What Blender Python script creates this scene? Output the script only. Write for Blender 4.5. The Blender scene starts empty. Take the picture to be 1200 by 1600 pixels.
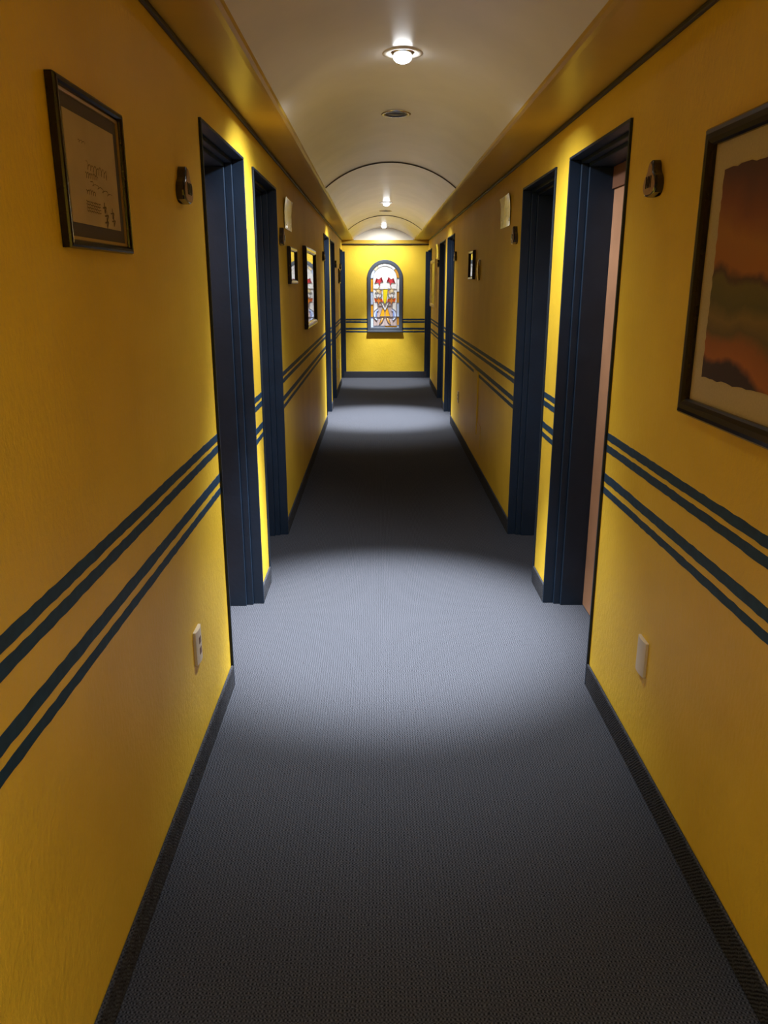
import bpy, bmesh, math, random
from mathutils import Vector, Matrix
random.seed(7)
SC = bpy.context.scene
COL = SC.collection

# ------------------------------------------------------------------ camera
CAM_Z = 1.6
F_PX = 1220.0
VPX, VPY = 590.0, 443.0                       # where the corridor's axis vanishes in the 1200x1600 frame
fw = Vector((VPX - 600.0, -(VPY - 800.0), F_PX)).normalized()      # corridor axis seen from the camera
up = fw.cross(Vector((1, 0, 0))).normalized()
if up.y < 0: up = -up
rt = up.cross(fw)
if rt.x < 0: rt = -rt
cam_d = bpy.data.cameras.new('camera'); cam = bpy.data.objects.new('camera', cam_d); COL.objects.link(cam)
cam_d.sensor_fit = 'VERTICAL'; cam_d.sensor_height = 36.0; cam_d.lens = F_PX / 1600.0 * 36.0
cam_d.clip_start = 0.02; cam_d.clip_end = 60
cx_ = Vector((rt.x, fw.x, up.x)); cy_ = Vector((rt.y, fw.y, up.y)); cz_ = -Vector((rt.z, fw.z, up.z))
cam.matrix_world = Matrix(((cx_.x, cy_.x, cz_.x, 0), (cx_.y, cy_.y, cz_.y, 0), (cx_.z, cy_.z, cz_.z, CAM_Z), (0, 0, 0, 1)))
SC.camera = cam

# ------------------------------------------------------------------ world, exposure
w = bpy.data.worlds.new('world'); SC.world = w; w.use_nodes = True
w.node_tree.nodes['Background'].inputs[0].default_value = (0, 0, 0, 1)
w.node_tree.nodes['Background'].inputs[1].default_value = 0.0
SC.view_settings.view_transform = 'Standard'; SC.view_settings.look = 'None'
SC.view_settings.gamma = 1.0; SC.view_settings.use_curve_mapping = False
SC.view_settings.exposure = 0.0
SC.cycles.max_bounces = 12; SC.cycles.diffuse_bounces = 8; SC.cycles.glossy_bounces = 5
SC.cycles.sample_clamp_indirect = 4.0

LAMP_COL = (0.90, 0.95, 1.0)
BEAM_W, FLOOD_W, SPILL_W = 1500.0, 400.0, 45.0   # lobes of one ceiling lamp, in watts: floor beam, flood, all-round spill
SIDE_L_W, SIDE_R_W = 175.0, 95.0                 # its two sideways lobes, left and right
BULB_E = 15.0

# ------------------------------------------------------------------ dimensions
XL, XR = -0.605, 0.868                        # wall faces
Y0, Y1 = -3.6, 13.95                          # corridor ends
ZS = 2.305                                    # ledge height
VX, VHW, RISE = 0.104, 0.508, 0.185           # vault centre, half width, rise
DOOR_H = 2.14
DOORS = [(2.905, 3.785), (4.07, 4.95), (9.23, 10.13), (10.48, 11.38), (13.07, 13.945)]
WT = 0.32

# ------------------------------------------------------------------ material helpers
def mat(name):
    m = bpy.data.materials.new(name); m.use_nodes = True
    nt = m.node_tree
    return m, nt, nt.nodes['Principled BSDF']

def N(nt, t, **kw):
    n = nt.nodes.new(t)
    for k, v in kw.items(): setattr(n, k, v)
    return n

def simple(name, col, rough=0.5, metal=0.0, spec=0.5, noise=0.0, nscale=30.0, bump=0.0, bscale=120.0, coat=0.0):
    m, nt, b = mat(name)
    b.inputs['Base Color'].default_value = (*col, 1); b.inputs['Roughness'].default_value = rough
    b.inputs['Metallic'].default_value = metal; b.inputs['Specular IOR Level'].default_value = spec
    b.inputs['Coat Weight'].default_value = coat
    tc = N(nt, 'ShaderNodeTexCoord')
    if noise:
        nz = N(nt, 'ShaderNodeTexNoise'); nz.inputs['Scale'].default_value = nscale; nz.inputs['Detail'].default_value = 4
        nt.links.new(tc.outputs['Object'], nz.inputs['Vector'])
        r = N(nt, 'ShaderNodeValToRGB')
        r.color_ramp.elements[0].position = 0.3; r.color_ramp.elements[1].position = 0.7
        r.color_ramp.elements[0].color = (*[c * (1 - noise) for c in col], 1)
        r.color_ramp.elements[1].color = (*[min(1, c * (1 + noise)) for c in col], 1)
        nt.links.new(nz.outputs['Fac'], r.inputs['Fac']); nt.links.new(r.outputs['Color'], b.inputs['Base Color'])
    if bump:
        n2 = N(nt, 'ShaderNodeTexNoise'); n2.inputs['Scale'].default_value = bscale; n2.inputs['Detail'].default_value = 3
        nt.links.new(tc.outputs['Object'], n2.inputs['Vector'])
        bp = N(nt, 'ShaderNodeBump'); bp.inputs['Strength'].default_value = bump; bp.inputs['Distance'].default_value = 0.004
        nt.links.new(n2.outputs['Fac'], bp.inputs['Height']); nt.links.new(bp.outputs['Normal'], b.inputs['Normal'])
    return m

def emis(name, col, strength):
    m, nt, b = mat(name)
    b.inputs['Base Color'].default_value = (*col, 1)
    b.inputs['Emission Color'].default_value = (*col, 1); b.inputs['Emission Strength'].default_value = strength
    return m

def plaster():
    m, nt, b = mat('yellow_plaster')
    tc = N(nt, 'ShaderNodeTexCoord')
    nz = N(nt, 'ShaderNodeTexNoise'); nz.inputs['Scale'].default_value = 3.0; nz.inputs['Detail'].default_value = 6
    nt.links.new(tc.outputs['Object'], nz.inputs['Vector'])
    r = N(nt, 'ShaderNodeValToRGB')
    r.color_ramp.elements[0].position = 0.3; r.color_ramp.elements[1].position = 0.72
    r.color_ramp.elements[0].color = (0.70, 0.46, 0.032, 1); r.color_ramp.elements[1].color = (0.79, 0.535, 0.046, 1)
    nt.links.new(nz.outputs['Fac'], r.inputs['Fac']); nt.links.new(r.outputs['Color'], b.inputs['Base Color'])
    b.inputs['Roughness'].default_value = 0.5; b.inputs['Specular IOR Level'].default_value = 0.22
    # trowelled, slightly pitted plaster
    n2 = N(nt, 'ShaderNodeTexNoise'); n2.inputs['Scale'].default_value = 70; n2.inputs['Detail'].default_value = 5; n2.inputs['Roughness'].default_value = 0.6
    mp = N(nt, 'ShaderNodeMapping'); mp.inputs['Scale'].default_value = (1, 1, 0.6)
    nt.links.new(tc.outputs['Object'], mp.inputs['Vector']); nt.links.new(mp.outputs['Vector'], n2.inputs['Vector'])
    n3 = N(nt, 'ShaderNodeTexNoise'); n3.inputs['Scale'].default_value = 9; n3.inputs['Detail'].default_value = 3
    nt.links.new(tc.outputs['Object'], n3.inputs['Vector'])
    ad = N(nt, 'ShaderNodeMath', operation='MULTIPLY_ADD'); ad.inputs[1].default_value = 0.8
    nt.links.new(n3.outputs['Fac'], ad.inputs[0]); nt.links.new(n2.outputs['Fac'], ad.inputs[2])
    bp = N(nt, 'ShaderNodeBump'); bp.inputs['Strength'].default_value = 0.55; bp.inputs['Distance'].default_value = 0.004
    nt.links.new(ad.outputs[0], bp.inputs['Height']); nt.links.new(bp.outputs['Normal'], b.inputs['Normal'])
    return m

def carpet(name, pitch=0.0095):
    m, nt, b = mat(name)
    tc = N(nt, 'ShaderNodeTexCoord'); sep = N(nt, 'ShaderNodeSeparateXYZ')
    nt.links.new(tc.outputs['Object'], sep.inputs[0])
    # loop pile: rows of small loops, every other row shifted by half a loop
    k = 2 * math.pi / pitch
    def mul(sock, f):
        n = N(nt, 'ShaderNodeMath', operation='MULTIPLY'); n.inputs[1].default_value = f; nt.links.new(sock, n.inputs[0]); return n.outputs[0]
    def op(o, a, c):
        n = N(nt, 'ShaderNodeMath', operation=o)
        nt.links.new(a, n.inputs[0])
        if isinstance(c, float): n.inputs[1].default_value = c
        else: nt.links.new(c, n.inputs[1])
        return n.outputs[0]
    jit = N(nt, 'ShaderNodeTexNoise'); jit.inputs['Scale'].default_value = 45; jit.inputs['Detail'].default_value = 2
    nt.links.new(tc.outputs['Object'], jit.inputs['Vector'])
    jx = mul(jit.outputs['Fac'], 7.0)
    zz = op('ADD', sep.outputs['Y'], sep.outputs['Z'])
    sx = N(nt, 'ShaderNodeMath', operation='SINE'); nt.links.new(op('ADD', mul(sep.outputs['X'], k), jx), sx.inputs[0])
    sy = N(nt, 'ShaderNodeMath', operation='SINE'); nt.links.new(op('ADD', mul(zz, k * 0.8), jx), sy.inputs[0])
    lp = op('MULTIPLY_ADD', sy.outputs[0], 0.70); nt.nodes[-1].inputs[2].default_value = 0.30
    pr = op('MULTIPLY', sx.outputs[0], lp)
    h = op('MULTIPLY_ADD', pr, 0.5); nt.nodes[-1].inputs[2].default_value = 0.5
    spk = N(nt, 'ShaderNodeTexNoise'); spk.inputs['Scale'].default_value = 260; spk.inputs['Detail'].default_value = 2
    nt.links.new(tc.outputs['Object'], spk.inputs['Vector'])
    mix = op('ADD', mul(h, 0.42), mul(spk.outputs['Fac'], 0.58))
    r = N(nt, 'ShaderNodeValToRGB')
    e = r.color_ramp.elements
    e[0].position = 0.30; e[0].color = (0.008, 0.008, 0.010, 1)
    e[1].position = 0.72; e[1].color = (0.078, 0.083, 0.101, 1)
    nt.links.new(mix, r.inputs['Fac']); nt.links.new(r.outputs['Color'], b.inputs['Base Color'])
    b.inputs['Roughness'].default_value = 0.95; b.inputs['Specular IOR Level'].default_value = 0.1
    bp = N(nt, 'ShaderNodeBump'); bp.inputs['Strength'].default_value = 0.7; bp.inputs['Distance'].default_value = 0.003
    nt.links.new(mix, bp.inputs['Height']); nt.links.new(bp.outputs['Normal'], b.inputs['Normal'])
    return m

def glass_mat():
    m = bpy.data.materials.new('picture_glass'); m.use_nodes = True; nt = m.node_tree
    for n in list(nt.nodes): nt.nodes.remove(n)
    out = N(nt, 'ShaderNodeOutputMaterial'); mx = N(nt, 'ShaderNodeMixShader'); geo = N(nt, 'ShaderNodeNewGeometry')
    tr = N(nt, 'ShaderNodeBsdfTransparent'); gl = N(nt, 'ShaderNodeBsdfGlossy'); gl.inputs['Roughness'].default_value = 0.02
    # Schlick reflectance, the same from either face of the pane
    dt = N(nt, 'ShaderNodeVectorMath', operation='DOT_PRODUCT'); nt.links.new(geo.outputs['Normal'], dt.inputs[0]); nt.links.new(geo.outputs['Incoming'], dt.inputs[1])
    ab = N(nt, 'ShaderNodeMath', operation='ABSOLUTE'); nt.links.new(dt.outputs['Value'], ab.inputs[0])
    su = N(nt, 'ShaderNodeMath', operation='SUBTRACT'); su.inputs[0].default_value = 1.0; nt.links.new(ab.outputs[0], su.inputs[1])
    pw = N(nt, 'ShaderNodeMath', operation='POWER'); pw.inputs[1].default_value = 5.0; nt.links.new(su.outputs[0], pw.inputs[0])
    fr = N(nt, 'ShaderNodeMath', operation='MULTIPLY_ADD'); fr.inputs[1].default_value = 0.96; fr.inputs[2].default_value = 0.04; nt.links.new(pw.outputs[0], fr.inputs[0])
    nt.links.new(fr.outputs[0], mx.inputs[0]); nt.links.new(tr.outputs[0], mx.inputs[1]); nt.links.new(gl.outputs[0], mx.inputs[2])
    nt.links.new(mx.outputs[0], out.inputs[0])
    return m

def landscape_mat():
    """abstract sunset landscape: maroon sky, orange haze, olive hills, ochre field"""
    m, nt, b = mat('landscape_print')
    tc = N(nt, 'ShaderNodeTexCoord'); sep = N(nt, 'ShaderNodeSeparateXYZ'); nt.links.new(tc.outputs['Object'], sep.inputs[0])
    nz = N(nt, 'ShaderNodeTexNoise'); nz.inputs['Scale'].default_value = 5.0; nz.inputs['Detail'].default_value = 5
    nt.links.new(tc.outputs['Object'], nz.inputs['Vector'])
    a = N(nt, 'ShaderNodeMath', operation='MULTIPLY_ADD'); a.inputs[1].default_value = 0.22; nt.links.new(nz.outputs['Fac'], a.inputs[0])
    s = N(nt, 'ShaderNodeMath', operation='MULTIPLY_ADD'); s.inputs[1].default_value = 1.85; s.inputs[2].default_value = 0.39
    nt.links.new(sep.outputs['Z'], s.inputs[0]); nt.links.new(s.outputs[0], a.inputs[2])
    # the hill line falls away toward the near side
    sl = N(nt, 'ShaderNodeMath', operation='MULTIPLY_ADD'); sl.inputs[1].default_value = -0.18
    nt.links.new(sep.outputs['Y'], sl.inputs[0]); nt.links.new(a.outputs[0], sl.inputs[2])
    r = N(nt, 'ShaderNodeValToRGB'); cr = r.color_ramp
    stops = [(0.03, (0.03, 0.010, 0.02)), (0.07, (0.36, 0.11, 0.02)), (0.14, (0.28, 0.09, 0.02)), (0.19, (0.12, 0.08, 0.025)),
             (0.25, (0.19, 0.12, 0.03)), (0.32, (0.09, 0.075, 0.018)), (0.41, (0.12, 0.09, 0.020)), (0.44, (0.07, 0.03, 0.018)),
             (0.48, (0.34, 0.12, 0.02)), (0.60, (0.34, 0.135, 0.022)), (0.74, (0.20, 0.055, 0.02)), (0.88, (0.085, 0.022, 0.02)), (1.0, (0.05, 0.018, 0.02))]
    cr.elements[0].position, cr.elements[1].position = stops[0][0], stops[-1][0]
    cr.elements[0].color = (*stops[0][1], 1); cr.elements[1].color = (*stops[-1][1], 1)
    for p, c in stops[1:-1]:
        e = cr.elements.new(p); e.color = (*c, 1)
    nt.links.new(sl.outputs[0], r.inputs['Fac']); nt.links.new(r.outputs['Color'], b.inputs['Base Color'])
    b.inputs['Roughness'].default_value = 0.7
    return m

M = {}
M['wall'] = plaster()
M['gold'] = simple('ledge_paint', (0.56, 0.35, 0.04), 0.30, spec=0.5, noise=0.06, nscale=4, bump=0.06, bscale=25)
M['ceiling'] = simple('cream_vault_paint', (0.74, 0.70, 0.65), 0.25, spec=0.7, noise=0.05, nscale=3, bump=0.14, bscale=11)
M['lunette'] = simple('lunette_paint', (0.78, 0.72, 0.60), 0.5, noise=0.03, nscale=5)
M['carpet'] = carpet('loop_carpet')
M['base'] = carpet('carpet_skirting', 0.0095)
M['navy'] = simple('navy_gloss_paint', (0.0065, 0.016, 0.034), 0.45, spec=0.4, noise=0.15, nscale=8, bump=0.12, bscale=60)
M['stripe'] = simple('navy_stripe_paint', (0.010, 0.040, 0.085), 0.6, spec=0.25, noise=0.25, nscale=40)
M['bead'] = simple('dark_bead', (0.022, 0.016, 0.012), 0.5)
M['window_navy_lit'] = simple('lit_navy_window_paint', (0.060, 0.072, 0.092), 0.4, spec=0.4)  # navy paint made lighter and greyer: the end lamp's light put into its colour
M['door'] = simple('peach_door_veneer', (0.30, 0.155, 0.085), 0.45, noise=0.10, nscale=6)
M['transom'] = simple('brown_door_head', (0.13, 0.055, 0.028), 0.5, noise=0.1, nscale=6)
M['steel'] = simple('brushed_steel', (0.6, 0.6, 0.6), 0.3, metal=1.0)
M['frame_black'] = simple('dark_frame_lacquer', (0.014, 0.009, 0.007), 0.2, spec=0.35, noise=0.2, nscale=20)
M['frame_gold'] = simple('pale_gold_frame', (0.72, 0.52, 0.15), 0.35, noise=0.1, nscale=20)
M['inlay'] = simple('gold_inlay', (0.40, 0.25, 0.08), 0.35, metal=0.3)
M['mat_grey'] = simple('violet_grey_mount', (0.085, 0.070, 0.085), 0.9, noise=0.06, nscale=200)
M['mat_cream'] = simple('cream_mount', (0.45, 0.37, 0.23), 0.9, noise=0.05, nscale=150)
M['paper'] = simple('beige_paper', (0.46, 0.35, 0.21), 0.9, noise=0.06, nscale=12)
M['ink'] = simple('brown_ink', (0.17, 0.115, 0.06), 0.9)
M['landscape'] = landscape_mat()
M['print_warm'] = simple('ochre_print', (0.34, 0.22, 0.06), 0.8, noise=0.4, nscale=9)
M['print_dark'] = simple('dark_red_print', (0.12, 0.03, 0.02), 0.8, noise=0.5, nscale=9)
M['glass'] = glass_mat()
M['ceramic'] = simple('black_glazed_ceramic', (0.012, 0.009, 0.013), 0.12, spec=0.6, coat=0.5)
M['face'] = simple('brown_plaque_face', (0.36, 0.21, 0.09), 0.4, noise=0.15, nscale=60)
M['digit'] = simple('black_digit_enamel', (0.008, 0.006, 0.005), 0.2, spec=0.6)
M['plate'] = simple('ivory_plastic', (0.60, 0.52, 0.38), 0.4)
M['socket'] = simple('brown_socket_plastic', (0.14, 0.055, 0.025), 0.45)
M['laminate'] = simple('laminated_sheet', (0.44, 0.36, 0.25), 0.22, spec=0.6, coat=0.6)
M['chrome'] = simple('polished_chrome', (0.75, 0.72, 0.68), 0.18, metal=1.0)
M['white_ring'] = simple('white_enamel', (0.75, 0.72, 0.66), 0.35)
M['dark_can'] = simple('dark_lamp_inside', (0.06, 0.05, 0.045), 0.4)
M['bulb'] = emis('lit_bulb', (0.93, 0.97, 1.0), BULB_E)
M['lead'] = simple('lead_came', (0.13, 0.13, 0.15), 0.5, metal=0.3)

GE = 0.22                                     # emission strength: every pane glows by its own colour
def pane_mat(name, col, e=GE):
    m, nt, b = mat(name)
    tc = N(nt, 'ShaderNodeTexCoord'); nz = N(nt, 'ShaderNodeTexNoise'); nz.inputs['Scale'].default_value = 14; nz.inputs['Detail'].default_value = 3
    nt.links.new(tc.outputs['Object'], nz.inputs['Vector'])
    r = N(nt, 'ShaderNodeValToRGB')
    r.color_ramp.elements[0].position = 0.3; r.color_ramp.elements[1].position = 0.7
    r.color_ramp.elements[0].color = (*[c * 0.82 for c in col], 1); r.color_ramp.elements[1].color = (*col, 1)
    nt.links.new(nz.outputs['Fac'], r.inputs['Fac'])
    nt.links.new(r.outputs['Color'], b.inputs['Base Color']); nt.links.new(r.outputs['Color'], b.inputs['Emission Color'])
    b.inputs['Emission Strength'].default_value = e; b.inputs['Roughness'].default_value = 0.25
    return m
G = {k: pane_mat('stained_glass_' + k, c) for k, c in {
    'white': (0.86, 0.84, 0.80), 'blue': (0.60, 0.70, 0.92), 'amber': (0.80, 0.36, 0.02), 'brown': (0.55, 0.25, 0.03),
    'yellow': (0.95, 0.75, 0.02), 'red': (0.62, 0.05, 0.06), 'orange': (0.85, 0.26, 0.04), 'mauve': (0.46, 0.36, 0.34), 'pale': (0.85, 0.66, 0.36)}.items()}

# ------------------------------------------------------------------ object helpers
def link(name, me, m=None, parent=None):
    o = bpy.data.objects.new(name, me); COL.objects.link(o)
    if m is not None and hasattr(me, 'materials'): me.materials.append(m)
    if parent is not None: o.parent = parent
    return o

def bm_obj(name, bm, m, parent=None, smooth=False, recalc=True):
    if recalc: bmesh.ops.recalc_face_normals(bm, faces=bm.faces)
    me = bpy.data.meshes.new(name); bm.to_mesh(me); bm.free()
    if smooth:
        for p in me.polygons: p.use_smooth = True
    return link(name, me, m, parent)

def box(bm, x0, x1, y0, y1, z0, z1):
    if x0 > x1: x0, x1 = x1, x0
    v = [bm.verts.new((x, y, z)) for x in (x0, x1) for y in (y0, y1) for z in (z0, z1)]
    for f in ((0, 1, 3, 2), (4, 6, 7, 5), (0, 4, 5, 1), (2, 3, 7, 6), (0, 2, 6, 4), (1, 5, 7, 3)):
        bm.faces.new([v[i] for i in f])

def bevel(o, w=0.003, seg=2):
    md = o.modifiers.new('bevel', 'BEVEL'); md.width = w; md.segments = seg; md.limit_method = 'ANGLE'; md.angle_limit = math.radians(40)
    return o

def lathe(bm, prof, n=32, c=(0, 0, 0)):
    rings = []
    for r, z in prof:
        if r < 1e-6: rings.append([bm.verts.new((c[0], c[1], c[2] + z))])
        else: rings.append([bm.verts.new((c[0] + r * math.cos(2 * math.pi * i / n), c[1] + r * math.sin(2 * math.pi * i / n), c[2] + z)) for i in range(n)])
    for a, b in zip(rings, rings[1:]):
        for i in range(n):
            j = (i + 1) % n
            if len(a) == 1 and len(b) == 1: continue
            if len(a) == 1: bm.faces.new((a[0], b[i], b[j]))
            elif len(b) == 1: bm.faces.new((a[i], b[0], a[j]))
            else: bm.faces.new((a[i], b[i], b[j], a[j]))

def struct(o):
    o['kind'] = 'structure'; return o

def empty(name, loc=(0, 0, 0)):
    o = bpy.data.objects.new(name, None); COL.objects.link(o); o.location = loc; o.empty_display_size = 0.05
    return o

def thing(name, label, cat, loc=(0, 0, 0), group=None):
    o = empty(name, loc); o['label'] = label; o['category'] = cat
    if group: o['group'] = group
    return o

def copy_tree(o, parent=None):
    c = o.copy(); COL.objects.link(c)
    if parent is not None: c.parent = parent
    for ch in list(o.children): copy_tree(ch, c)
    return c

def wx(side, d):
    """world x of a point d metres out of the wall into the corridor (negative: into the wall)"""
    return XL + d if side == 'left' else XR - d

# ------------------------------------------------------------------ floor
bm = bmesh.new(); box(bm, XL - WT, XR + WT, Y0 - 0.1, Y1 + 0.1, -0.08, 0.0)
struct(bm_obj('floor', bm, M['carpet']))

# ------------------------------------------------------------------ side walls with their door openings
STRIPES = [(1.060, 1.031), (1.016, 0.988), (0.906, 0.873), (0.852, 0.826)]
def stripe_mesh(name, m, parent, pts0, axis, face, za, zb, thick):
    """one painted stripe with a slightly unsteady brushed edge; runs along axis from pts0[0] to pts0[1]"""
    a, b = pts0; n = max(2, int((b - a) / 0.03)); bm = bmesh.new(); rows = []
    for i in range(n + 1):
        t = a + (b - a) * i / n
        zt = za + random.uniform(-1, 1) * 0.0013; zl = zb + random.uniform(-1, 1) * 0.0013
        def P(d, z): return (face + d, t, z) if axis == 'y' else (t, face + d, z)
        rows.append([bm.verts.new(P(0, zt)), bm.verts.new(P(thick, zt - 0.0004)), bm.verts.new(P(thick, zl + 0.0004)), bm.verts.new(P(0, zl))])
    for r0, r1 in zip(rows, rows[1:]):
        for k in range(3): bm.faces.new((r0[k], r0[k + 1], r1[k + 1], r1[k]))
    return bm_obj(name, bm, m, parent)

for side in ('left', 'right'):
    xf = wx(side, 0); xb = wx(side, -WT)
    edges = [Y0] + [v for d in DOORS for v in d] + [Y1]
    bm = bmesh.new()
    ys = sorted(set(edges)); zs = [0.0, DOOR_H, ZS + 0.02]
    def solid(i, j): return j == 1 or not any(abs(ys[i] - d[0]) < 1e-6 for d in DOORS)
    cache = {}
    def V(x, y, z):
        k = (round(x, 4), round(y, 4), round(z, 4))
        if k not in cache: cache[k] = bm.verts.new((x, y, z))
        return cache[k]
    for i in range(len(ys) - 1):
        for j in range(2):
            if not solid(i, j): continue
            a, b, c, d = ys[i], ys[i + 1], zs[j], zs[j + 1]
            for x in (xf, xb): bm.faces.new((V(x, a, c), V(x, b, c), V(x, b, d), V(x, a, d)))
            if i == 0 or not solid(i - 1, j): bm.faces.new((V(xf, a, c), V(xf, a, d), V(xb, a, d), V(xb, a, c)))
            if i == len(ys) - 2 or not solid(i + 1, j): bm.faces.new((V(xf, b, c), V(xf, b, d), V(xb, b, d), V(xb, b, c)))
            if j == 1 and not solid(i, 0): bm.faces.new((V(xf, a, c), V(xf, b, c), V(xb, b, c), V(xb, a, c)))
            if j == 1: bm.faces.new((V(xf, a, d), V(xf, b, d), V(xb, b, d), V(xb, a, d)))
    wall = struct(bm_obj('wall_' + side, bm, M['wall']))
    piers = [(edges[k], edges[k + 1]) for k in range(0, len(edges), 2)]
    base = bmesh.new()
    for a, b in piers:
        if b - a < 0.02: continue
        box(base, xf, wx(side, 0.011), a + 0.001, b - 0.001, 0.0, 0.098)
        for (zt, zl) in STRIPES:
            stripe_mesh('painted_stripe', M['stripe'], wall, (a, b), 'y', xf, zt, zl, 0.0012 if side == 'left' else -0.0012)
    bevel(struct(bm_obj('baseboard_' + side, base, M['base'])), 0.006, 2)

# ------------------------------------------------------------------ doors: stepped navy frame, recessed peach leaf
def make_door(n, side, y0, y1):
    root = struct(empty('door_%d' % n, (wx(side, 0), y0, 0)))
    s = 1 if side == 'left' else -1
    def X(d): return s * d                    # local x, d metres out of the wall
    L = y1 - y0; H = DOOR_H
    bm = bmesh.new()
    for da, db, ins in ((0.010, -0.042, 0.012), (-0.042, -0.075, 0.027), (-0.075, -0.30, 0.042)):
        box(bm, X(da), X(db), 0.0005, ins, 0, H - ins)
        box(bm, X(da), X(db), L - ins, L - 0.0005, 0, H - ins)
        box(bm, X(da), X(db), 0.0005, L - 0.0005, H - ins, H - 0.0005)
    bevel(bm_obj('door_frame', bm, M['navy'], root), 0.0025, 2)
    bm = bmesh.new(); box(bm, X(-0.190), X(-0.232), 0.043, L - 0.043, 0.004, 2.005)
    leaf = bevel(bm_obj('door_leaf', bm, M['door'], root), 0.002, 1)
    bm = bmesh.new(); box(bm, X(-0.180), X(-0.25), 0.043, L - 0.043, 2.006, H - 0.043)
    bm_obj('door_head', bm, M['transom'], root)
    bm = bmesh.new()
    box(bm, X(-0.1895), X(-0.184), 0.085, 0.125, 0.93, 1.13)
    box(bm, X(-0.186), X(-0.14), 0.097, 0.113, 1.045, 1.061)
    box(bm, X(-0.140), X(-0.152), 0.097, 0.215, 1.044, 1.062)
    bevel(bm_obj('door_handle', bm, M['steel'], leaf), 0.003, 2)
k = 1
for d in DOORS:
    for side in ('left', 'right'):
        make_door(k, side, *d); k += 1

# ------------------------------------------------------------------ vaulted ceiling, ledges, beads
R = (VHW * VHW + RISE * RISE) / (2 * RISE)
def vz(x):
    return ZS + 0.012 + RISE - R + math.sqrt(max(0, R * R - (x - VX) ** 2))
NS = 40
xs = [VX - VHW + 2 * VHW * i / NS for i in range(NS + 1)]
bm = bmesh.new(); rows = []
ny = 30
for j in range(ny + 1):
    y = Y0 + (Y1 - Y0) * j / ny
    rows.append([bm.verts.new((x, y, vz(x))) for x in xs])
for a, b in zip(rows, rows[1:]):
    for i in range(NS): bm.faces.new((a[i], a[i + 1], b[i + 1], b[i]))
ceil = struct(bm_obj('ceiling', bm, M['ceiling'], smooth=True))
# solid backing above so that the vault is not a sheet
bm = bmesh.new(); box(bm, XL - WT, XR + WT, Y0, Y1, 2.60, 2.66); bm_obj('slab', bm, M['ceiling'], ceil)

tn = [0]
def trim(bm, m, smooth=False):
    tn[0] += 1
    return struct(bm_obj('trim_%d' % tn[0], bm, m, smooth=smooth))
for side in ('left', 'right'):
    xa = wx(side, 0); xe = VX - VHW if side == 'left' else VX + VHW
    s = 1 if side == 'left' else -1
    # cross-section: soffit nearly flat, rolled up at the inner edge to meet the vault
    prof = [(xa, ZS)] + [(xe - s * 0.035, ZS - 0.002), (xe - s * 0.018, ZS - 0.001), (xe - s * 0.006, ZS + 0.003), (xe, ZS + 0.012), (xe, ZS + 0.06), (xa, ZS + 0.06)]
    bm = bmesh.new(); A = [bm.verts.new((x, Y0, z)) for x, z in prof]; B = [bm.verts.new((x, Y1, z)) for x, z in prof]
    for i in range(len(prof)):
        j = (i + 1) % len(prof); bm.faces.new((A[i], A[j], B[j], B[i]))
    trim(bm, M['gold'])
for side in ('left', 'right'):
    bm = bmesh.new(); box(bm, wx(side, 0), wx(side, 0.014), Y0, Y1, ZS - 0.019, ZS - 0.001)
    bevel(trim(bm, M['bead']), 0.005, 2)
for y in (6.556, 11.49):                      # joints between vault lengths
    bm = bmesh.new(); rows = []
    for x in xs:
        z = vz(x); rows.append([bm.verts.new((x, yy, zz)) for yy, zz in ((y - 0.008, z + 0.002), (y - 0.006, z - 0.006), (y + 0.006, z - 0.006), (y + 0.008, z + 0.002))])
    for a, b in zip(rows, rows[1:]):
        for i in range(3): bm.faces.new((a[i], a[i + 1], b[i + 1], b[i]))
    trim(bm, M['bead'])

# ------------------------------------------------------------------ end walls
WIN_X, WIN_HW, WIN_Z0, WIN_SP = 0.1265, 0.3045, 0.790, 1.685
bm = bmesh.new(); box(bm, XL - WT, XR + WT, Y1, Y1 + 0.25, 0, ZS + 0.0)
wf = struct(bm_obj('wall_far', bm, M['wall']))
bm = bmesh.new(); box(bm, XL - WT, XR + WT, Y0 - 0.2, Y0, 0, 2.6); struct(bm_obj('wall_near', bm, M['wall']))
bm = bmesh.new()
top = [bm.verts.new((x, Y1 + 0.001, vz(x) + 0.004)) for x in xs]; bot = [bm.verts.new((x, Y1 + 0.001, ZS)) for x in xs]
top2 = [bm.verts.new((x, Y1 + 0.05, vz(x) + 0.004)) for x in xs]; bot2 = [bm.verts.new((x, Y1 + 0.05, ZS)) for x in xs]
for i in range(NS):
    bm.faces.new((bot[i], bot[i + 1], top[i + 1], top[i])); bm.faces.new((bot2[i], bot2[i + 1], top2[i + 1], top2[i]))
    bm.faces.new((top[i], top[i + 1], top2[i + 1], top2[i])); bm.faces.new((bot[i], bot[i + 1], bot2[i + 1], bot2[i]))
bm_obj('lunette', bm, M['lunette'], wf)
for (zt, zl) in STRIPES:
    for a, b in ((XL + 0.052, WIN_X - WIN_HW), (WIN_X + WIN_HW, XR - 0.052)):
        stripe_mesh('painted_stripe', M['stripe'], wf, (a, b), 'x', Y1, zt - 0.045, zl - 0.045, -0.0012)
bm = bmesh.new(); box(bm, XL, XR, Y1 - 0.012, Y1, 0, 0.11); bevel(struct(bm_obj('baseboard_far', bm, M['base'])), 0.006, 2)
bm = bmesh.new(); box(bm, XL, XR, Y1 - 0.03, Y1, ZS - 0.060, ZS - 0.001); bevel(trim(bm, M['gold']), 0.006, 2)
bm = bmesh.new(); box(bm, XL, XR, Y1 - 0.036, Y1, ZS - 0.078, ZS - 0.061); bevel(trim(bm, M['bead']), 0.004, 2)
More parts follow.
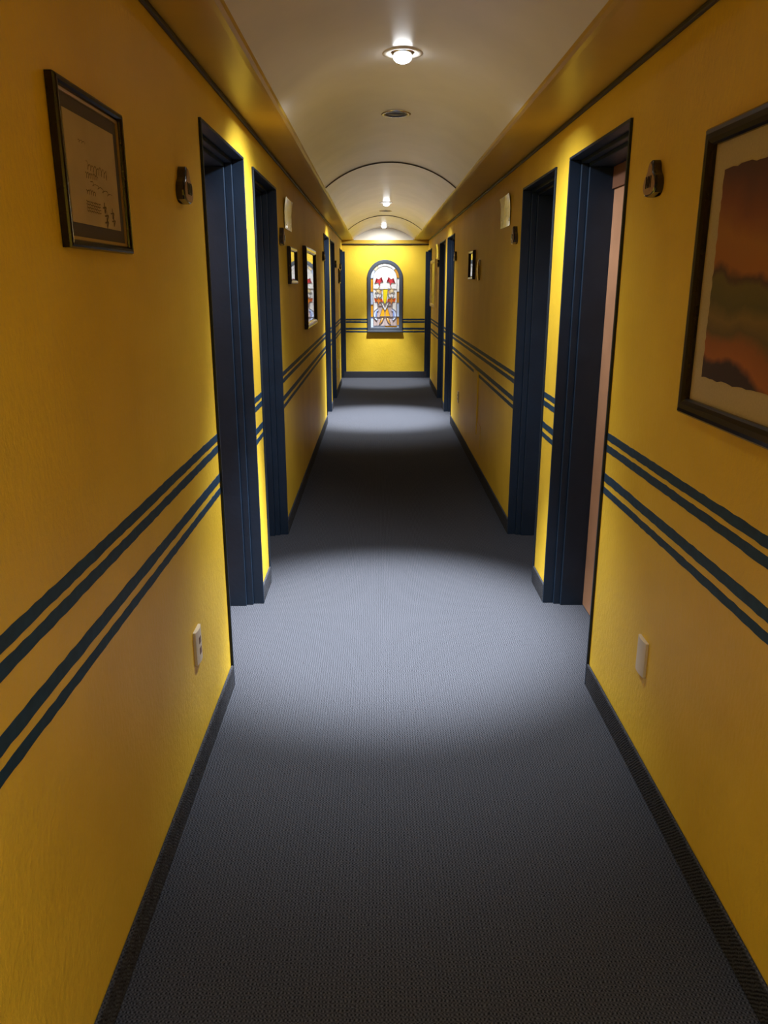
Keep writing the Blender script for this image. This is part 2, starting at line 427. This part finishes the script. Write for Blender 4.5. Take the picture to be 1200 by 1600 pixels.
for a, b in ((XL, XL + 0.05), (XR - 0.05, XR)):  # upright navy boards in the two far corners
    bm = bmesh.new(); box(bm, a, b, Y1 - 0.012, Y1, 0.11, 2.12); bevel(trim(bm, M['navy']), 0.003, 2)

# ------------------------------------------------------------------ arched stained-glass window
win = struct(empty('window_1', (WIN_X, Y1, WIN_Z0)))
win['label'] = 'arched stained-glass window with leaves and a yellow tapering pane, in a navy frame coloured lighter as if lit'
SPZ = WIN_SP - WIN_Z0
def arch_pts(hw, z0, n=28):
    return [(-hw, z0)] + [(-hw * math.cos(math.pi * i / n), SPZ + hw * math.sin(math.pi * i / n)) for i in range(n + 1)] + [(hw, z0)]
bm = bmesh.new()
loops = []
for hw, z0, y in ((WIN_HW, 0.0, 0.0), (WIN_HW, 0.0, -0.020), (WIN_HW - 0.010, 0.012, -0.026), (WIN_HW - 0.050, 0.066, -0.026), (WIN_HW - 0.062, 0.080, -0.020), (WIN_HW - 0.062, 0.080, 0.0)):
    loops.append([bm.verts.new((x, y, z)) for x, z in arch_pts(hw, z0)])
for a, b in zip(loops, loops[1:]):
    for i in range(len(a)):
        j = (i + 1) % len(a); bm.faces.new((a[i], a[j], b[j], b[i]))
bm_obj('window_frame', bm, M['window_navy_lit'], win)
bm = bmesh.new(); box(bm, -WIN_HW - 0.004, WIN_HW + 0.004, -0.036, 0, -0.006, 0.024); bevel(bm_obj('window_sill', bm, M['window_navy_lit'], win), 0.006, 2)
IHW = WIN_HW - 0.062
# crop units (u right, v down, as read off the photograph) -> local metres on the window
def cu(u, v): return ((u - 515) * 0.00088, (1470 - v) * 0.000858)
def pane(g, pts, y=-0.012, raw=False, th=0.004):
    p = pts if raw else [cu(*q) for q in pts]
    bm = bmesh.new(); a = [bm.verts.new((x, y, z)) for x, z in p]; b = [bm.verts.new((x, y + th, z)) for x, z in p]
    bm.faces.new(a); bm.faces.new(b)
    for i in range(len(p)):
        j = (i + 1) % len(p); bm.faces.new((a[i], a[j], b[j], b[i]))
    bmesh.ops.triangulate(bm, faces=[f for f in bm.faces if len(f.verts) > 4])
    return bm_obj('glass_pane', bm, G[g], win)
cames = []
def came(pts, raw=False, w=0.0021, closed=False):
    p = [Vector(q if raw else cu(*q)) for q in pts]
    if closed: p.append(p[0])
    cames.append((p, w))
# field of white glass, in a border of alternating blue-white and amber pieces
field = [(-IHW + 0.040, 0.085)] + [(-(IHW - 0.040) * math.cos(math.pi * i / 24), SPZ + (IHW - 0.040) * math.sin(math.pi * i / 24)) for i in range(25)] + [(IHW - 0.040, 0.085)]
def clip(pts, zlo, zhi):
    out = []
    n = len(pts)
    for lim, sgn in ((zlo, 1), (zhi, -1)):
        out = []
        for i in range(len(pts)):
            a, b = pts[i], pts[(i + 1) % len(pts)]
            ia, ib = sgn * (a[1] - lim) >= 0, sgn * (b[1] - lim) >= 0
            if ia: out.append(a)
            if ia != ib:
                t = (lim - a[1]) / (b[1] - a[1]); out.append((a[0] + (b[0] - a[0]) * t, lim))
        pts = out
    return pts
zA, zB = cu(0, 640)[1], cu(0, 885)[1]
pane('white', clip(field, zA, 3), -0.006, True); pane('white', clip(field, zB, zA), -0.006, True)
pane('mauve', clip(clip(field, -1, zB), 0.085, zB), -0.006, True)
bo, bi = IHW + 0.004, IHW - 0.040
for s, seq in ((-1, [('blue', 1385, 1172), ('amber', 1170, 932), ('blue', 930, 685), ('amber', 683, 432), ('blue', 430, 380)]),
               (1, [('blue', 1385, 1332), ('brown', 1330, 1170), ('blue', 1168, 897), ('brown', 895, 682), ('white', 680, 415)])):
    for g, va, vb in seq:
        za, zb = cu(0, va)[1], min(cu(0, vb)[1], SPZ)
        if zb > za: pane(g, [(s * bo, za), (s * bi, za), (s * bi, zb), (s * bo, zb)], -0.009, True); came([(s * bi, zb), (s * bo, zb)], True)
def ring(a0, a1, n=8):
    A = [math.radians(a0 + (a1 - a0) * i / n) for i in range(n + 1)]
    return [(bo * math.cos(t), SPZ + bo * math.sin(t)) for t in A] + [(bi * math.cos(t), SPZ + bi * math.sin(t)) for t in reversed(A)]
for g, a0, a1 in (('brown', 2, 42), ('white', 42, 100), ('white', 100, 122), ('pale', 122, 143), ('blue', 143, 180)):
    pane(g, ring(a0, a1), -0.009, True)
    t = math.radians(a1); came([(bi * math.cos(t), SPZ + bi * math.sin(t)), (bo * math.cos(t), SPZ + bo * math.sin(t))], True)
came([(-bi, 0.12)] + field[1:-1] + [(bi, 0.12)], True, 0.002)
pane('blue', [(290, 1385), (290, 1345), (510, 1345), (510, 1385)], -0.009); pane('amber', [(512, 1380), (512, 1345), (750, 1345), (750, 1380)], -0.009)
came([(290, 1345), (750, 1345)]); came([(512, 1385), (512, 1160)], w=0.002); came([(245, 1172), (440, 1172)], w=0.002); came([(600, 1168), (795, 1168)], w=0.002)
# leaves: one star of five or six points, mirrored about the window's axis
def leaf(cx, cy, r, g, mirror, spin=0, npt=6, lead=0.0012):
    pts = []
    for i in range(npt * 2):
        a = math.pi * i / npt + spin; rr = r * ((1.0, 0.82, 1.08)[i // 2 % 3] if i % 2 == 0 else 0.36)
        u = rr * math.sin(a); pts.append((cx - u if mirror else cx + u, cy - rr * math.cos(a) * 0.95))
    pane(g, pts, -0.012); came(pts, w=lead, closed=True)
for mir, cxs in ((False, 0), (True, 1)):
    mx = (lambda u: 1030 - u) if mir else (lambda u: u)
    leaf(mx(402), 480, 98, 'red', mir, 0.5, 5)
    leaf(mx(385), 660, 86, 'pale', mir, 0.25, 5); leaf(mx(392), 850, 92, 'orange', mir, 0.0, 6)
    c = [(mx(395 + 52 * math.cos(t)), 755 + 44 * math.sin(t)) for t in [i * math.pi / 6 for i in range(12)]]
    pane('white', c, -0.012); came(c, w=0.002, closed=True)
    pane('white', [(mx(u), v) for u, v in ((440, 892), (470, 888), (512, 985), (512, 1048))], -0.012)
    came([(mx(440), 892), (mx(512), 1048)]); came([(mx(470), 888), (mx(512), 985)])
    t = [(mx(u), v) for u, v in ((468, 985), (507, 1052), (507, 1162), (412, 1162))]
    pane('amber', t, -0.012); came(t, closed=True)
    t = [(mx(u), v) for u, v in ((445, 1180), (500, 1172), (462, 1262), (390, 1345))]
    pane('brown', t, -0.012); came(t, w=0.002, closed=True)
    t = [(mx(u), v) for u, v in ((452, 1200), (476, 1196), (450, 1255))]; pane('pale', t, -0.015)
    # C-shaped ribbons low at either side
    ao = [(mx(400 - 108 * math.cos(a)), 1130 - 122 * math.sin(a)) for a in [math.radians(-70 + 150 * i / 12) for i in range(13)]]
    ai = [(mx(400 - 66 * math.cos(a)), 1130 - 82 * math.sin(a)) for a in [math.radians(-70 + 150 * i / 12) for i in range(13)]]
    pane('blue', ao + ai[::-1], -0.012); came(ao, w=0.002); came(ai, w=0.002)
    t = [(mx(u), v) for u, v in ((296, 890), (360, 905), (372, 1000), (296, 1060))]; pane('white', t, -0.0105)
    came([(mx(360), 900), (mx(372), 1010)], w=0.0018); came([(mx(385), 955), (mx(465), 955)], w=0.0015); came([(mx(460), 640), (mx(445), 890)], w=0.0015)
    came([(mx(360), 1060), (mx(360), 1345)], w=0.0015)
    came([(mx(440), 680), (mx(462), 745), (mx(440), 790)], w=0.0018); came([(mx(340), 690), (mx(345), 760), (mx(350), 800)], w=0.0018)
t = [(478, 632), (572, 632), (548, 850), (513, 932), (482, 850)]
pane('yellow', t, -0.012); came(t, w=0.002, closed=True); came([(295, 622), (478, 632)], w=0.0014); came([(572, 622), (750, 632)], w=0.0018)
bm = bmesh.new()
for p, wd in cames:
    for a, b in zip(p, p[1:]):
        d = (b - a)
        if d.length < 1e-5: continue
        nrm = Vector((-d.y, d.x)).normalized() * wd
        e = d.normalized() * wd * 0.6
        q = [a - e + nrm, b + e + nrm, b + e - nrm, a - e - nrm]
        f = [bm.verts.new((v.x, -0.0185, v.y)) for v in q]; g = [bm.verts.new((v.x, -0.004, v.y)) for v in q]
        bm.faces.new(f)
        for i in range(4): bm.faces.new((f[i], f[(i + 1) % 4], g[(i + 1) % 4], g[i]))
bm_obj('lead_came', bm, M['lead'], win)

# ------------------------------------------------------------------ ceiling lamps
def lamp(y, label, lit=True, power=(1, 1, 1, 1), side_fore=0.20):
    z = vz(VX)
    t = thing('recessed_downlight', label, 'ceiling light', (VX, y, z), 'downlights along the vault')
    bm = bmesh.new()
    lathe(bm, [(0.056, 0.008), (0.058, -0.003), (0.070, -0.007), (0.081, -0.006), (0.086, -0.001), (0.086, 0.014)], 36)
    bm_obj('bezel', bm, M['white_ring'] if lit else M['chrome'], t, smooth=True)
    if lit:
        bm = bmesh.new(); lathe(bm, [(0.056, 0.004), (0.045, -0.004), (0.036, -0.010), (0.0, -0.010)], 28); bm_obj('reflector', bm, M['chrome'], t, smooth=True)
        bm = bmesh.new(); lathe(bm, [(0.0, 0.0), (0.030, -0.002), (0.038, -0.014), (0.037, -0.024), (0.028, -0.034), (0.014, -0.039), (0.0, -0.040)], 24)
        bm_obj('bulb', bm, M['bulb'], t, smooth=True)
        # aim: fore (toward +y) and left tilt of each lobe, in radians
        for nm, watt, ang, bl, fore, left in (('beam', BEAM_W * power[0], 53, 0.75, -0.012, 0.03), ('flood', FLOOD_W * power[1], 68, 1.0, -0.17, 0.05),
                                              ('spill', SPILL_W * power[2], 156, 0.85, side_fore, 0.05),
                                              ('side_lobe', SIDE_L_W * power[3], 92, 1.0, side_fore, 0.58), ('side_lobe', SIDE_R_W * power[3], 92, 1.0, side_fore, -0.58)):
            if watt <= 0: continue
            ld = bpy.data.lights.new(nm, 'SPOT'); ld.energy = watt; ld.color = LAMP_COL; ld.spot_size = math.radians(ang); ld.spot_blend = bl
            ld.shadow_soft_size = 0.028
            lo = bpy.data.objects.new(nm, ld); COL.objects.link(lo); lo.parent = t; lo.location = (0, 0, -0.075)
            lo.rotation_euler = (fore, left, 0)
    else:
        bm = bmesh.new(); lathe(bm, [(0.057, -0.006), (0.046, -0.002), (0.030, -0.006), (0.0, -0.008)], 28); bm_obj('dark_lens', bm, M['dark_can'], t, smooth=True)
    return t
lamp(3.571, 'lit ceiling downlight nearest the viewer, above the first pair of doors')
lamp(9.69, 'lit ceiling downlight beyond the first dark arch, above the far pair of doors')
lamp(13.42, 'lit ceiling downlight right in front of the white lunette of the end wall', True, (0.42, 0.15, 1.0, 0.27), 0.40)
lamp(-0.45, 'lit ceiling downlight behind the viewer', True, (0.35, 0.3, 1.6, 1.2), 0.0)
lamp(4.76, 'unlit round ceiling fitting just beyond the nearest lit lamp', False)
lamp(10.80, 'unlit round ceiling fitting by the farther dark arch', False)

# ------------------------------------------------------------------ framed pictures
def framed(side, y0, y1, z0, z1, label, fwid, fth, fm, mount, mw, prnt, deco=None, inlay=False, group=None, name='framed_picture', glazed=True):
    s = 1 if side == 'left' else -1
    yc, zc = (y0 + y1) / 2, (z0 + z1) / 2; hy, hz = (y1 - y0) / 2, (z1 - z0) / 2
    t = thing(name, label, 'picture', (wx(side, 0.001), yc, zc), group)
    prof = [(0, 0), (0, fth * 0.7), (fwid * 0.12, fth * 0.9), (fwid * 0.35, fth), (fwid * 0.65, fth * 0.96), (fwid * 0.88, fth * 0.75), (fwid, fth * 0.55), (fwid, 0)]
    bm = bmesh.new(); loops = []
    for u, d in prof:
        loops.append([bm.verts.new((s * d, a * (hy - u), b * (hz - u))) for a, b in ((-1, -1), (1, -1), (1, 1), (-1, 1))])
    for i in range(len(loops)):
        A, B = loops[i], loops[(i + 1) % len(loops)]
        for j in range(4): bm.faces.new((A[j], A[(j + 1) % 4], B[(j + 1) % 4], B[j]))
    fr = bm_obj('frame', bm, fm, t)
    iy, iz = hy - fwid, hz - fwid
    if inlay:
        bm = bmesh.new()
        for a, b, c, d in ((-iy, iy, -iz, -iz + 0.006), (-iy, iy, iz - 0.006, iz), (-iy, -iy + 0.006, -iz, iz), (iy - 0.006, iy, -iz, iz)):
            box(bm, s * 0.004, s * (fth * 0.5), a, b, c, d)
        bm_obj('inlay', bm, M['inlay'], fr)
    bm = bmesh.new(); box(bm, 0, s * 0.006, -iy, iy, -iz, iz); bm_obj('mount', bm, mount, t)
    bm = bmesh.new()
    ragged = deco == 'deckle'
    py, pz = iy - mw, iz - mw
    if ragged:
        outl = []
        for (a, b) in (((-py, -pz), (py, -pz)), ((py, -pz), (py, pz)), ((py, pz), (-py, pz)), ((-py, pz), (-py, -pz))):
            n = 40
            for i in range(n):
                outl.append((a[0] + (b[0] - a[0]) * i / n + random.uniform(-1, 1) * 0.003, a[1] + (b[1] - a[1]) * i / n + random.uniform(-1, 1) * 0.003))
        f = [bm.verts.new((s * 0.0075, a, b)) for a, b in outl]; g = [bm.verts.new((s * 0.006, a, b)) for a, b in outl]
        bm.faces.new(f)
        for i in range(len(f)):
            j = (i + 1) % len(f); bm.faces.new((f[i], f[j], g[j], g[i]))
    else: box(bm, s * 0.006, s * 0.0075, -py, py, -pz, pz)
    bm_obj('print', bm, prnt, t)
    if not glazed: return t, s, py, pz
    bm = bmesh.new(); box(bm, s * fth * 0.45, s * (fth * 0.45 + 0.002), -iy + 0.0005, iy - 0.0005, -iz + 0.0005, iz - 0.0005)
    bm_obj('glass', bm, M['glass'], t)
    return t, s, py, pz

# handwritten sheet, near left
t, s, py, pz = framed('left', 1.586, 1.982, 1.667, 1.972, 'beige sheet of faint handwriting in a dark frame, nearest picture on the left wall', 0.017, 0.020, M['frame_black'], M['mat_grey'], 0.033, M['paper'], inlay=True, glazed=False)
bm = bmesh.new()
def stroke(pts, wd=0.0011):
    for a, b in zip(pts, pts[1:]):
        a, b = Vector(a), Vector(b); d = b - a
        if d.length < 1e-6: continue
        n = Vector((-d.y, d.x)).normalized() * wd * random.uniform(0.6, 1.3)
        v = [bm.verts.new((s * 0.0079, q.x, q.y)) for q in (a + n, b + n, b - n, a - n)]; bm.faces.new(v)
def scrawl(y0, y1, z, amp, per, slope=0.0, wd=0.0011):
    pts = []; n = int((y1 - y0) / per * 6)
    for i in range(n):
        y = y0 + (y1 - y0) * i / n
        pts.append((y + per * 0.35 * math.sin(i * 1.05), z + slope * (y - y0) + amp * math.sin(i * 1.05 + 1.0) * random.uniform(0.5, 1.2)))
    stroke(pts, wd)
scrawl(-0.045, 0.085, 0.012, 0.010, 0.016, -0.03); scrawl(-0.055, 0.02, -0.005, 0.006, 0.012); scrawl(-0.03, 0.10, -0.018, 0.004, 0.03, -0.12, 0.0008)
scrawl(-0.06, 0.0, -0.038, 0.005, 0.012); scrawl(-0.08, -0.04, 0.055, 0.003, 0.015, 0, 0.0007)
for q in range(4): scrawl(-0.065, 0.02, -0.058 - q * 0.006, 0.0022, 0.010, 0, 0.0008)
for (yy, zz) in ((0.045, -0.062), (0.055, -0.078), (0.095, -0.070), (0.10, -0.086), (0.052, -0.092)):
    stroke([(yy - 0.012, zz), (yy + 0.012, zz + 0.003), (yy, zz - 0.010), (yy + 0.002, zz + 0.012)], 0.0022)
bm_obj('handwriting', bm, M['ink'], t, recalc=False)['kind'] = 'stuff'
# big landscape, near right
framed('right', 1.02, 2.195, 1.252, 1.980, 'large sunset landscape with olive hills in a dark frame, nearest picture on the right wall', 0.044, 0.026, M['frame_black'], M['mat_cream'], 0.066, M['landscape'], deco='deckle', glazed=False)
framed('left', 5.49, 5.95, 1.597, 1.840, 'small dark-framed picture right after the second door on the left wall', 0.030, 0.026, M['frame_black'], M['mat_cream'], 0.04, M['print_dark'])
framed('left', 6.62, 7.66, 1.235, 1.893, 'large dark-framed picture whose glass mirrors the lit window, left wall', 0.050, 0.034, M['frame_black'], M['mat_cream'], 0.08, M['print_warm'])
framed('left', 12.55, 12.90, 1.600, 1.820, 'small dark red picture between the last two doors on the left wall', 0.025, 0.02, M['frame_black'], M['print_dark'], 0.03, M['print_dark'])
framed('right', 7.25, 7.60, 1.635, 1.885, 'small dark-framed picture alone on the middle stretch of the right wall', 0.028, 0.026, M['frame_black'], M['mat_cream'], 0.035, M['print_warm'])
framed('right', 12.00, 13.00, 1.250, 1.946, 'tall pale gold framed picture before the last door on the right wall', 0.05, 0.03, M['frame_gold'], M['frame_gold'], 0.10, M['print_warm'])

# slim shiny bowed ornament beside the small picture on the right
orn = thing('wall_ornament', 'slim upright shiny bowed strip beside the small picture on the right wall', 'ornament', (XR, 6.94, 1.71))
bm = bmesh.new()
for i in range(13):
    v = -1 + 2 * i / 12; wdt = 0.055 * (1 - 0.55 * v * v)
    for j in range(7):
        a = math.pi * j / 6; bm.verts.new((-0.003 - 0.022 * math.sin(a) * (1 - 0.4 * v * v), -wdt * math.cos(a), v * 0.085))
bm.verts.ensure_lookup_table()
for i in range(12):
    for j in range(6):
        a = i * 7 + j; bm.faces.new((bm.verts[a], bm.verts[a + 1], bm.verts[a + 8], bm.verts[a + 7]))
bm_obj('strip', bm, M['chrome'], orn, smooth=True)
bm = bmesh.new(); box(bm, -0.004, 0, -0.03, 0.03, -0.08, 0.08); bm_obj('back_plate', bm, M['frame_black'], orn)

# ------------------------------------------------------------------ door-number plaques (pear shaped, glazed)
HALF = [(0.0, 0.024), (0.02, 0.035), (0.08, 0.045), (0.18, 0.052), (0.32, 0.054), (0.45, 0.050), (0.55, 0.042), (0.62, 0.033), (0.68, 0.0265), (0.75, 0.0235), (0.82, 0.0215), (0.88, 0.0185), (0.93, 0.0145), (0.97, 0.010), (0.99, 0.0055)]
def pear(scale=1.0, inset=0.0, h=0.106):
    right = [((w_ - inset) * scale, (t_ - 0.5) * h * (1 - inset * 2 / h)) for t_, w_ in HALF if w_ - inset > 0.002]
    return right + [(-a, b) for a, b in reversed(right)]
def number_mesh(txt):
    c = bpy.data.curves.new('digits', 'FONT'); c.body = txt; c.size = 0.050; c.align_x = 'CENTER'; c.align_y = 'CENTER'; c.extrude = 0.0012
    c.bevel_depth = 0.0004
    o = bpy.data.objects.new('digits', c); COL.objects.link(o)
    dg = bpy.context.evaluated_depsgraph_get(); me = bpy.data.meshes.new_from_object(o.evaluated_get(dg))
    bpy.data.objects.remove(o); return me
def plaque(side, y, z, txt, label):
    s = 1 if side == 'left' else -1
    t = thing('door_number_plaque', label, 'door number', (wx(side, 0), y, z), 'pear-shaped door number plaques')
    bm = bmesh.new(); o = pear(); loops = []
    for d, ins in ((0.0, 0.0), (0.019, 0.0), (0.0235, 0.0012), (0.0262, 0.0035), (0.027, 0.0055)):
        loops.append([bm.verts.new((s * d, a, b)) for a, b in pear(1.06, ins)])
    n = min(len(l) for l in loops)
    for A, B in zip(loops, loops[1:]):
        for i in range(n):
            j = (i + 1) % n; bm.faces.new((A[i], A[j], B[j], B[i]))
    bm.faces.new(loops[-1]); bm.faces.new(loops[0])
    bm_obj('body', bm, M['ceramic'], t)
    bm = bmesh.new(); p = pear(1.06, 0.0062)
    f = [bm.verts.new((s * 0.0285, a, b)) for a, b in p]; g = [bm.verts.new((s * 0.026, a, b)) for a, b in p]
    bm.faces.new(f)
    for i in range(len(p)):
        j = (i + 1) % len(p); bm.faces.new((f[i], f[j], g[j], g[i]))
    bm_obj('face', bm, M['face'], t)
    me = number_mesh(txt)
    d = link('digits', me, M['digit'], t)
    # lettering faces the corridor and reads the right way round from there
    d.location = (s * 0.0293, 0, -0.013); d.rotation_euler = (math.pi / 2, 0, math.pi / 2 * s); d.scale = (0.80, 0.98, 1)
    return t
PL = [('left', 2.580, 1.889, '100', 'pear-shaped plaque reading 100 just before the nearest door on the left'),
      ('right', 2.600, 1.912, '101', 'pear-shaped plaque reading 101 just before the nearest door on the right'),
      ('left', 5.13, 1.880, '102', 'pear-shaped number plaque right after the second door on the left'),
      ('right', 5.15, 1.890, '103', 'pear-shaped number plaque under the laminated sheet on the right wall'),
      ('left', 9.00, 1.885, '104', 'pear-shaped number plaque just before the third door on the left'),
      ('right', 9.00, 1.885, '105', 'pear-shaped number plaque just before the third door on the right'),
      ('left', 11.55, 1.860, '106', 'pear-shaped number plaque just after the fourth door on the left'),
      ('right', 11.50, 1.870, '107', 'pear-shaped number plaque just after the fourth door on the right'),
      ('left', 12.98, 1.850, '108', 'pear-shaped number plaque by the last door on the left'),
      ('right', 13.03, 1.850, '109', 'pear-shaped number plaque by the last door on the right')]
for p in PL: plaque(*p)

# ------------------------------------------------------------------ sockets and blank covers
def cover(side, y, z, w_, h_, th, name, label, sockets=True):
    s = 1 if side == 'left' else -1
    t = thing(name, label, 'socket' if sockets else 'switch plate', (wx(side, 0), y, z))
    bm = bmesh.new(); n = 8
    A, B, C = [], [], []
    for i in range(n + 1):                    # gently bowed face
        v = -1 + 2 * i / n; d = th * (0.62 + 0.38 * (1 - v * v))
        A.append((bm.verts.new((s * d, v * w_ / 2, -h_ / 2)), bm.verts.new((s * d, v * w_ / 2, h_ / 2))))
        B.append((bm.verts.new((0, v * w_ / 2, -h_ / 2)), bm.verts.new((0, v * w_ / 2, h_ / 2))))
    for i in range(n):
        bm.faces.new((A[i][0], A[i + 1][0], A[i + 1][1], A[i][1]))
        bm.faces.new((A[i][1], A[i + 1][1], B[i + 1][1], B[i][1])); bm.faces.new((A[i][0], A[i + 1][0], B[i + 1][0], B[i][0]))
    bm.faces.new((A[0][0], A[0][1], B[0][1], B[0][0])); bm.faces.new((A[n][0], A[n][1], B[n][1], B[n][0]))
    bevel(bm_obj('cover_plate', bm, M['plate'], t), 0.0015, 2)
    if sockets:
        for dz in (0.019, -0.019):
            bm = bmesh.new(); box(bm, s * th * 0.8, s * (th + 0.0008), -0.012, 0.012, dz - 0.012, dz + 0.012)
            bevel(bm_obj('socket_face', bm, M['socket'], t), 0.003, 2)
    return t
cover('left', 2.375, 0.446, 0.078, 0.118, 0.013, 'wall_socket', 'ivory double wall socket low on the left wall before the nearest door')
cover('right', 2.318, 0.428, 0.078, 0.122, 0.013, 'blank_cover_plate', 'ivory blank cover plate low on the right wall before the nearest door', False)
cover('right', 8.40, 0.43, 0.078, 0.118, 0.013, 'wall_socket', 'small wall socket low on the far right wall before the third door')
cover('left', 12.0, 0.43, 0.078, 0.118, 0.013, 'wall_socket', 'tiny far wall socket low on the left wall near the end')

# painted-over conduit cover on the right wall
t = thing('conduit_cover', 'tall narrow painted-over cover panel low on the right wall', 'cover panel', (XR, 6.89, 0.0))
bm = bmesh.new(); box(bm, 0.0, -0.012, -0.13, 0.14, 0.33, 0.872); bevel(bm_obj('cover', bm, M['wall'], t), 0.003, 2)
bm = bmesh.new(); box(bm, 0.0, -0.004, -0.36, 0.05, 0.25, 0.44); bevel(bm_obj('patch', bm, M['wall'], t), 0.003, 2)

# ------------------------------------------------------------------ curling laminated sheets
def sheet(side, y0, y1, z0, z1, label):
    s = 1 if side == 'left' else -1
    t = thing('laminated_notice', label, 'notice', (wx(side, 0), (y0 + y1) / 2, (z0 + z1) / 2), 'laminated notices')
    bm = bmesh.new(); hy, hz = (y1 - y0) / 2, (z1 - z0) / 2; n, mm = 8, 8
    def layer(off):
        return [[bm.verts.new((s * (off + 0.003 + 0.014 * max(0, b) ** 2 + 0.004 * (a * a)), a * hy, b * hz)) for a in [-1 + 2 * i / n for i in range(n + 1)]] for b in [-1 + 2 * j / mm for j in range(mm + 1)]]
    A = layer(0.0006); B = layer(0)
    for L_ in (A, B):
        for j in range(mm):
            for i in range(n): bm.faces.new((L_[j][i], L_[j][i + 1], L_[j + 1][i + 1], L_[j + 1][i]))
    bm_obj('sheet', bm, M['laminate'], t, smooth=True)
    for a in (-0.8, 0.8):
        bm = bmesh.new(); box(bm, 0, s * 0.007, a * hy - 0.012, a * hy + 0.012, -hz * 0.6 - 0.01, -hz * 0.6 + 0.01)
        bm_obj('sticky_pad', bm, M['plate'], t)
sheet('left', 5.36, 5.78, 1.945, 2.135, 'laminated sheet curling off the left wall above a number plaque')
sheet('right', 5.40, 5.80, 1.965, 2.160, 'laminated sheet curling off the right wall above a number plaque')
sheet('right', 11.62, 11.95, 1.950, 2.140, 'small far laminated sheet after the fourth door on the right wall')
